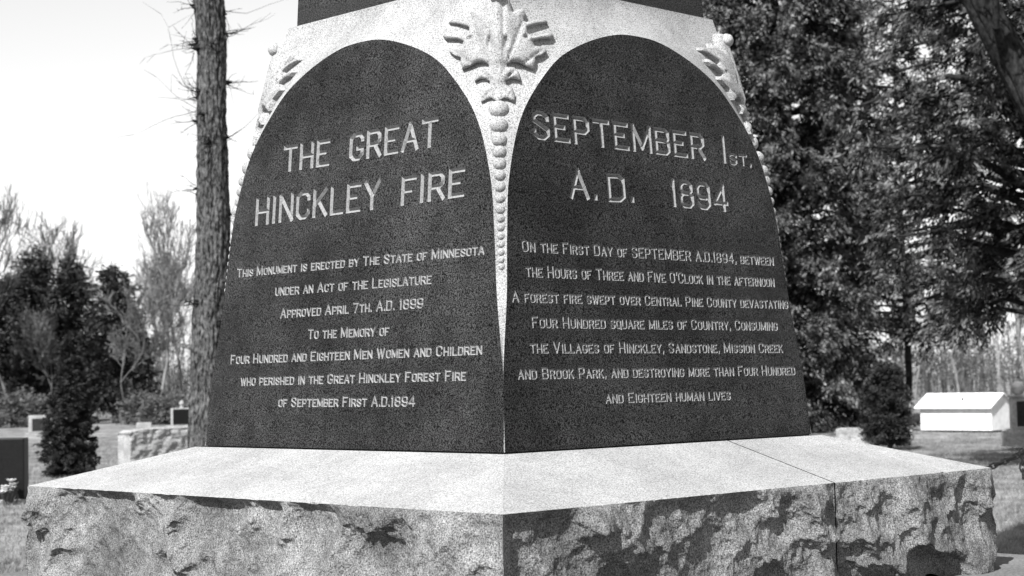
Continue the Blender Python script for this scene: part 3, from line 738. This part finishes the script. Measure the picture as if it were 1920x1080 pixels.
# ---- the big trunk on the left with its sprouts
def big_tree():
    dep = 22.0; base = at(392, dep); t = empty('tall_tree', base)
    tag(t, 'tall old tree trunk with furrowed bark and tufts of bare sprouts left of the monument', 'tree')
    ppm = F_PX/dep
    def zpx(y): return 1.75+(727-y)/ppm
    C_ = [(1000, 378, 40), (835, 383, 37), (700, 387, 35), (600, 391, 34), (500, 398, 32.5), (400, 399, 31.5), (250, 400, 29.5), (100, 399, 29), (0, 395, 30), (-200, 390, 28), (-500, 392, 24), (-1000, 400, 17)]
    zs = np.array([zpx(c0[0]) for c0 in C_]); off = np.array([(c0[1]-392)/ppm for c0 in C_]); rad = np.array([c0[2]/ppm for c0 in C_])
    zz = np.arange(-.1, 13.0, .022); na = 110
    rz = np.interp(zz, zs, rad)+.05*np.exp(-np.maximum(zz, 0)/.35)-.012; oz = np.interp(zz, zs, off)
    th = np.arange(na)/na*2*math.pi
    TH, ZZ = np.meshgrid(th, zz)
    h = np.empty(TH.size)
    for i, (a, z) in enumerate(zip(TH.ravel(), ZZ.ravel())):
        x, y = math.cos(a), math.sin(a)
        w = mnoise.noise(Vector((x*1.2, y*1.2, z*.9)))*.5
        rdg = 1-abs(mnoise.noise(Vector((x*5.2+w, y*5.2, z*3.6)))*2.0)
        cr_ = mnoise.noise(Vector((x*7, y*7, z*6.5+4)))
        h[i] = .030*rdg+.016*cr_+.022*mnoise.noise(Vector((x*1.5, y*1.5, z*.7+9)))
    Rr = np.repeat(rz, na)+h-.022
    lat = np.repeat(oz, na)
    v = np.stack([RGT[0]*lat+Rr*np.cos(TH.ravel()), RGT[1]*lat+Rr*np.sin(TH.ravel()), ZZ.ravel()], 1)
    i = np.arange(len(zz)*na).reshape(len(zz), na); j = np.roll(i, -1, 1)
    q = np.stack([i[:-1].ravel(), j[:-1].ravel(), j[1:].ravel(), i[1:].ravel()], 1)
    npmesh('trunk', v, q, M['bark'], t, True)
    r = np.random.default_rng(4)
    spots = [(372, 78, -1, 9), (374, 92, -1, 9), (370, 182, -1, 10), (376, 172, -1, 7), (385, 215, -.3, 7), (372, 230, -1, 4), (366, 358, -1, 7), (428, 62, 1, 9), (426, 22, 1, 5), (430, 155, 1, 8), (428, 258, 1, 8),
             (432, 405, 1, 8), (398, 270, .25, 7), (404, 90, .2, 4), (368, 10, -1, 5), (366, 575, -1, 4)]
    for px, py, s, n in spots:
        z = zpx(py); o = np.interp(z, zs, off); rr = np.interp(z, zs, rad)
        lat = (px-392)/ppm
        f = max(-1, min(1, (lat-o)/rr)); a = math.sqrt(max(0, 1-f*f))
        p0 = np.array([RGT[0], RGT[1], 0])*(o+f*rr*.96)-np.array([FWD[0], FWD[1], 0])*a*rr*.96; p0[2] = z
        outd = unit(np.array([RGT[0]*f-FWD[0]*a, RGT[1]*f-FWD[1]*a, 0.]))
        segs = []
        for b in range(3):
            pb = p0+r.normal(0, .02, 3); segs.append((pb-outd*.05, pb+outd*r.uniform(.02, .05)+r.normal(0, .015, 3), .03, .012))
        for b in range(int(n*.8)+1):
            d = unit(outd*r.uniform(.6, 1.1)+r.normal(0, .55, 3)+np.array([0, 0, .1])); L = r.uniform(.14, .42) if r.uniform() < .8 else r.uniform(.6, 1.25)
            p = p0+r.normal(0, .03, 3); m_ = 6; rad0 = .006 if L < .5 else .0042
            for kx in range(m_):
                d = unit(d+r.normal(0, .16, 3)+np.array([0, 0, .03])); p2 = p+d*L/m_
                segs.append((p, p2, rad0*(1-kx/m_*.8), rad0*(1-(kx+1)/m_*.8))); p = p2
                if r.uniform() < .45:
                    d2 = unit(d+r.normal(0, .7, 3)); l2 = L*r.uniform(.12, .35); segs.append((p, p+d2*l2, rad0*.6, rad0*.22))
        v, q = tubes(segs, 4); npmesh('sprout', v, q, M['twig'], t)
    # limbs above the picture
    s = bare_segs(np.random.default_rng(9), 7, .16, .5, 4, 0, .5, .012)
    s = [(a_+np.array([0, 0, 12.5]), b_+np.array([0, 0, 12.5]), c_, d_) for a_, b_, c_, d_ in s]
    v, q = tubes(s, 5); npmesh('limbs', v, q, M['bark'], t)
big_tree()

# ---- leaning trunk crossing the upper right corner
def leaning_tree():
    dep = 24.0; foot = at(2310, dep); t = empty('leaning_tree', foot)
    tag(t, 'dark leaning trunk crossing the upper right corner in front of the cedars', 'tree')
    top = np.array(at(1840, dep, 1.75+735/F_PX*dep))-np.array(foot); ext = top+unit(top)*4
    segs = []; n = 60; prev = np.zeros(3); r = np.random.default_rng(2)
    npts = [ext*(i/n)+np.array([0, 0, .9*math.sin(math.pi*i/n)*0])+r.normal(0, .012, 3) for i in range(n+1)]
    zz = np.linspace(0, 1, 300); na = 50; d = unit(ext); a = unit(np.cross(d, [0, 0, 1.])); b = np.cross(d, a); L = np.linalg.norm(ext)
    v = []
    for f in zz:
        rad = .26-.10*f
        for j in range(na):
            th = j/na*2*math.pi; x, y = math.cos(th), math.sin(th)
            h = .035*(1-abs(mnoise.noise(Vector((x*3, y*3, f*L*1.4)))*2))+.014*mnoise.noise(Vector((x*7, y*7, f*L*6)))
            v.append(ext*f+(a*x+b*y)*(rad+h))
    i = np.arange(300*na).reshape(300, na); j = np.roll(i, -1, 1)
    q = np.stack([i[:-1].ravel(), j[:-1].ravel(), j[1:].ravel(), i[1:].ravel()], 1)
    npmesh('trunk', np.array(v), q, M['dark_bark'], t, True)
    segs = []
    for f, sd_ in ((.55, 3), (.7, 5), (.8, 6), (.92, 8), (1.0, 9)):
        rr = np.random.default_rng(sd_); s = bare_segs(rr, 4.5, .07, .5, 4, rr.uniform(-.8, .8), .3, .01)
        segs += [(x[0]+ext*f, x[1]+ext*f, x[2], x[3]) for x in s]
    v, q = tubes(segs, 5); npmesh('limbs', v, q, M['dark_bark'], t, True)
leaning_tree()

# ------------------------------------------------------------------ graves and other things on the lawn
face_cam = YAW-math.pi/2                   # local -y looks at the camera
def rough_box(bm, w, d, h, amp, seed, cuts=14, flat_ends=True):
    bmesh.ops.create_cube(bm, size=1.0)
    bmesh.ops.subdivide_edges(bm, edges=bm.edges[:], cuts=cuts, use_grid_fill=True)
    for v in bm.verts:
        p = Vector((v.co.x*w, v.co.y*d, (v.co.z+.5)*h))
        n = Vector((0, 0, 0))
        if abs(v.co.y) > .499: n.y = math.copysign(1, v.co.y)
        if abs(v.co.z) > .499 and v.co.z > 0: n.z = .5
        e = mnoise.fractal(p*7+Vector((seed, 0, 0)), .8, 2.1, 5)
        v.co = p+n*e*amp
        if v.co.z > h*.9: v.co.z -= .08*h*(2*p.x/w)**4
t = empty('granite_headstone', at(16, 26.2), face_cam)
tag(t, 'dark polished upright headstone at the left edge with white flowers at its foot', 'headstone')
bm = bmesh.new(); box(bm, -.62, .24, -.13, .13, .10, 1.02, .02); bm_obj('stone', bm, M['dark_stone'], t)
bm = bmesh.new(); box(bm, -.72, .30, -.22, .22, -.05, .098, .012); bm_obj('stone_base', bm, M['pale_stone'], t)
def flowers():
    p = at(11, 25.7); t = empty('flower_bouquet', p); tag(t, 'white flowers with pointed leaves in front of the dark headstone', 'flowers')
    r = np.random.default_rng(6); bm = bmesh.new()
    for i in range(9):
        cc = Vector((r.normal(0, .10), r.normal(0, .06), .2+abs(r.normal(0, .07))))
        for kx in range(7):
            a = kx/7*6.28; d = Vector((math.cos(a), math.sin(a), .5)).normalized(); s = Vector((-math.sin(a), math.cos(a), 0))
            vs = [bm.verts.new(cc+d*x+s*y) for x, y in ((0, -.012), (.055, -.04), (.095, 0), (.055, .04), (0, .012))]; bm.faces.new(vs)
    bm_obj('blossoms', bm, M['petal'], t)
    bm = bmesh.new()
    for i in range(26):
        a = r.uniform(0, 6.28); L = r.uniform(.15, .42); d = Vector((math.cos(a)*.5, math.sin(a)*.5, 1)).normalized(); s = Vector((-math.sin(a), math.cos(a), 0)); o = Vector((r.normal(0, .04), r.normal(0, .03), 0))
        vs = [bm.verts.new(o+d*L*x+s*y) for x, y in ((0, -.006), (.5, -.017), (1, 0), (.5, .017), (0, .006))]; bm.faces.new(vs)
    bm_obj('leaves', bm, M['leafy'], t)
flowers()
t = empty('granite_headstone', at(298, 39), face_cam+.75)
tag(t, 'low wide rock-faced headstone with a bright end beside the conical shrub', 'headstone')
bm = bmesh.new(); rough_box(bm, 1.9, .54, .82, .04, 3.0, 48); bm_obj('stone', bm, M['pale_stone'], t, True)
bm = bmesh.new(); box(bm, -1.0, 1.0, -.36, .36, -.05, .04, .01); bm_obj('stone_base', bm, M['pale_stone'], t)
t = empty('granite_headstone', at(72, 64), face_cam+.3)
tag(t, 'small pale headstone with a grey front far behind, left of the conical shrub', 'headstone')
bm = bmesh.new(); box(bm, -.42, .42, -.16, .16, .13, .78, .03); bm_obj('stone', bm, M['pale_stone'], t)
bm = bmesh.new(); box(bm, -.30, .36, -.166, -.15, .2, .66, .004); bm_obj('polished_panel', bm, M['shaft'], t)
bm = bmesh.new(); box(bm, -.55, .55, -.26, .26, -.05, .128, .02); bm_obj('stone_base', bm, M['pale_stone'], t)
t = empty('granite_headstone', at(337, 66), face_cam+.35)
tag(t, 'dark far headstone with an urn on top, just left of the big trunk', 'headstone')
bm = bmesh.new(); box(bm, -.40, .40, -.17, .17, .26, .92, .02); bm_obj('stone', bm, M['pale_stone'], t)
bm = bmesh.new(); box(bm, -.36, .39, -.178, -.16, .30, .88, .004); bm_obj('polished_panel', bm, M['dark_stone'], t)
bm = bmesh.new(); box(bm, -.56, .56, -.3, .3, -.05, .258, .02); bm_obj('stone_base', bm, M['pale_stone'], t)
bm = bmesh.new()
prof = [(.0, .92), (.09, .922), (.09, .95), (.04, .97), (.06, 1.02), (.10, 1.08), (.10, 1.12), (.07, 1.15), (.08, 1.17), (.03, 1.2), (0, 1.22)]
rows = [[bm.verts.new((r_*math.cos(a/14*6.283), r_*math.sin(a/14*6.283), z)) for a in range(14)] for r_, z in prof]
for a, b in zip(rows[:-1], rows[1:]):
    for i in range(14): bm.faces.new((a[i], a[(i+1) % 14], b[(i+1) % 14], b[i]))
bmesh.ops.remove_doubles(bm, verts=bm.verts[:], dist=1e-5); bm_obj('urn', bm, M['pale_stone'], t, True)
t = empty('marker_stone', at(266, 69), face_cam+.2); tag(t, 'short pale marker stone low on the far lawn behind the rock-faced headstone', 'headstone')
bm = bmesh.new(); box(bm, -.3, .3, -.12, .12, .09, .34, .04); bm_obj('stone', bm, M['pale_stone'], t)
bm = bmesh.new(); box(bm, -.38, .38, -.18, .18, -.05, .088, .02); bm_obj('stone_base', bm, M['concrete'], t)
t = empty('marker_stone', at(1588, 43), face_cam-.2); tag(t, 'low pale stone half hidden under the tall cedar behind the right edge of the monument', 'headstone')
bm = bmesh.new(); rough_box(bm, .7, .3, .4, .03, 8.0, 16); bm_obj('stone', bm, M['pale_stone'], t, True)
t = empty('marker_stone', at(1693, 44), face_cam); tag(t, 'small rounded pale stone beside the foot of the small arborvitae on the right', 'headstone')
bm = bmesh.new(); bmesh.ops.create_icosphere(bm, subdivisions=3, radius=.2)
for v in bm.verts: v.co = Vector((v.co.x*1.0, v.co.y*.7, v.co.z*1.0+.16))*(1+.15*mnoise.noise(v.co*6))
bm_obj('stone', bm, M['pale_stone'], t, True)

# grave monument at the right edge: base block, open pedestal with a lighter frame, round finial
t = empty('grave_monument', at(1912, 40), face_cam-.15)
tag(t, 'pale grave monument at the right edge with a round finial and rough base block', 'headstone')
bm = bmesh.new(); rough_box(bm, .92, .7, .40, .04, 5.0, 20); bm_obj('base_block', bm, M['pale_stone'], t, True)
bm = bmesh.new(); box(bm, -.27, .27, -.27, .27, .40, 1.12, .015); bm_obj('pedestal', bm, M['pale_stone'], t)
bm = bmesh.new(); box(bm, -.17, .17, -.276, -.262, .46, 1.04, .003); bm_obj('polished_panel', bm, M['shaft'], t)
bm = bmesh.new(); box(bm, -.31, .31, -.31, .31, 1.122, 1.18, .02); bm_obj('cap', bm, M['pale_stone'], t)
bm = bmesh.new(); bmesh.ops.create_uvsphere(bm, u_segments=24, v_segments=16, radius=.165)
bmesh.ops.translate(bm, verts=bm.verts[:], vec=(-.1, 0, 1.335)); bm_obj('finial', bm, M['pale_stone'], t, True)

# white shed
def shed():
    t = empty('white_shed', at(1806, 52), YAW-math.pi/2-.80); tag(t, 'low white painted shed with a gabled roof on the lawn beyond the cedars', 'shed')
    L, Wd, h, rz = 2.40, 1.22, .72, 1.06
    bm = bmesh.new()
    a = [bm.verts.new((x, y, z)) for x, y, z in ((-L/2, -Wd/2, 0), (L/2, -Wd/2, 0), (L/2, Wd/2, 0), (-L/2, Wd/2, 0), (-L/2, -Wd/2, h), (L/2, -Wd/2, h), (L/2, Wd/2, h), (-L/2, Wd/2, h), (L/2, 0, rz), (-L/2, 0, rz))]
    for f in ((0, 1, 5, 4), (1, 2, 6, 8, 5), (2, 3, 7, 6), (3, 0, 4, 9, 7)): bm.faces.new([a[i] for i in f])
    bm_obj('wall', bm, M['white'], t)
    bm = bmesh.new(); ov = .14; sl = (rz-h)/(Wd/2); th = .035
    for s in (-1, 1):
        y1 = s*(Wd/2+ov); z1 = h-sl*ov+.006; zr = rz+.006
        p = [(-L/2-ov, 0, zr), (L/2+ov*.6, 0, zr), (L/2+ov*.6, y1, z1), (-L/2-ov, y1, z1)]
        lo = [bm.verts.new(q) for q in p]; hi = [bm.verts.new((q[0], q[1], q[2]+th)) for q in p]
        bm.faces.new(hi); bm.faces.new(lo[::-1])
        for i in range(4): bm.faces.new((lo[i], lo[(i+1) % 4], hi[(i+1) % 4], hi[i]))
    bm_obj('roof', bm, M['white'], t)
    bm = bmesh.new(); box(bm, .1, .14, -.40, -.34, rz-.26, rz-.10); bm_obj('roof_vent', bm, M['dark_stone'], t)
shed()

# chain and its posts
def chain_post(px, dep, lab):
    t = empty('chain_post', at(px, dep), face_cam); tag(t, lab, 'post', 'stone posts carrying the chain')
    bm = bmesh.new(); box(bm, -.1, .1, -.1, .1, -.05, 1.08, .012)
    bm_obj('shaft', bm, M['pale_stone'], t)
    bm = bmesh.new(); bmesh.ops.create_cone(bm, segments=4, radius1=.16, radius2=.02, depth=.08, cap_ends=True, matrix=Matrix.Translation((0, 0, 1.122))@Matrix.Rotation(math.pi/4, 4, 'Z'))
    bm_obj('cap', bm, M['pale_stone'], t)
    return t
chain_post(1938, 14.5, 'square pale stone post at the right edge holding one end of the chain')
chain_post(1470, 15.5, 'square pale stone post behind the monument holding the far end of the chain')
def chain(a, b, sag, name, lab):
    bm = bmesh.new(); a, b = np.array(a), np.array(b); L = np.linalg.norm(b-a); n = int(L*1.12/.055)
    pts = [a+(b-a)*f-np.array([0, 0, sag*4*f*(1-f)]) for f in (np.arange(n)+.5)/n]
    for i, p in enumerate(pts):
        d = unit(pts[min(i+1, n-1)]-pts[max(i-1, 0)]) if n > 1 else np.array([0, 0, 1.])
        e1 = unit(np.cross(d, [0.3, .2, 1.])); e2 = np.cross(d, e1); s = e1 if i % 2 else e2; o = e2 if i % 2 else e1
        ringn, tub = 12, 5; vs = []
        for x in range(ringn):
            th = x/ringn*6.283; cpt = p+d*math.cos(th)*.042+s*math.sin(th)*.022; rd = unit(d*math.cos(th)+s*math.sin(th))
            vs.append([bm.verts.new(cpt+(rd*math.cos(y/tub*6.283)+o*math.sin(y/tub*6.283))*.0085) for y in range(tub)])
        for x in range(ringn):
            for y in range(tub): bm.faces.new((vs[x][y], vs[(x+1) % ringn][y], vs[(x+1) % ringn][(y+1) % tub], vs[x][(y+1) % tub]))
    tag(bm_obj(name, bm, M['iron']), lab, 'chain')
pA = at(1926, 14.4, 1.10); pB = at(1470, 15.4, 1.0)
chain(pB, pA, .26, 'iron_chain', 'iron chain slung from the stone post at the right edge towards the plinth')
chain(at(1908, 14.42, .86), at(1908, 14.42, 1.085), 0, 'iron_chain', 'short loose chain end hanging straight down beside the right stone post')

# ------------------------------------------------------------------ grass: tufts on the strips of lawn in view
def grass():
    r = np.random.default_rng(12); P = []
    n = 26000
    side = r.uniform(size=n) < .5
    px = np.where(side, r.uniform(-60, 400, n), r.uniform(1540, 1990, n)); dep = 13+42*r.uniform(size=n)**1.4
    lat = (px-960)/F_PX*dep
    xy = CAM[:2]+np.outer(dep, FWD)+np.outer(lat, RGT)
    keep = (np.abs(xy[:, 0]) > 2.4) | (np.abs(xy[:, 1]) > 2.4); xy = xy[keep]; n = len(xy)
    kx = 5
    base = np.repeat(xy, kx, 0)+r.normal(0, .03, (n*kx, 2)); h = r.uniform(.03, .085, n*kx)
    a = r.uniform(0, 6.28, n*kx); w = .006; tip = r.normal(0, .03, (n*kx, 2))
    X, Y = base[:, 0], base[:, 1]; Rr = np.hypot(X, Y)
    Z = 0.10*np.sin(X*.11+1)*np.sin(Y*.09)*np.clip((Rr-12)/20, 0, 1)*np.clip((200-Rr)/100, 0, 1)-.005
    v0 = np.stack([X-w*np.cos(a), Y-w*np.sin(a), Z], 1); v1 = np.stack([X+w*np.cos(a), Y+w*np.sin(a), Z], 1)
    v2 = np.stack([X+tip[:, 0], Y+tip[:, 1], Z+h], 1)
    v = np.stack([v0, v1, v2], 1).reshape(-1, 3)
    tag(npmesh('lawn_grass', v, np.arange(len(v)).reshape(-1, 3), M['blade']), 'short mown grass of the cemetery lawn', 'grass', None, 'stuff')
grass()
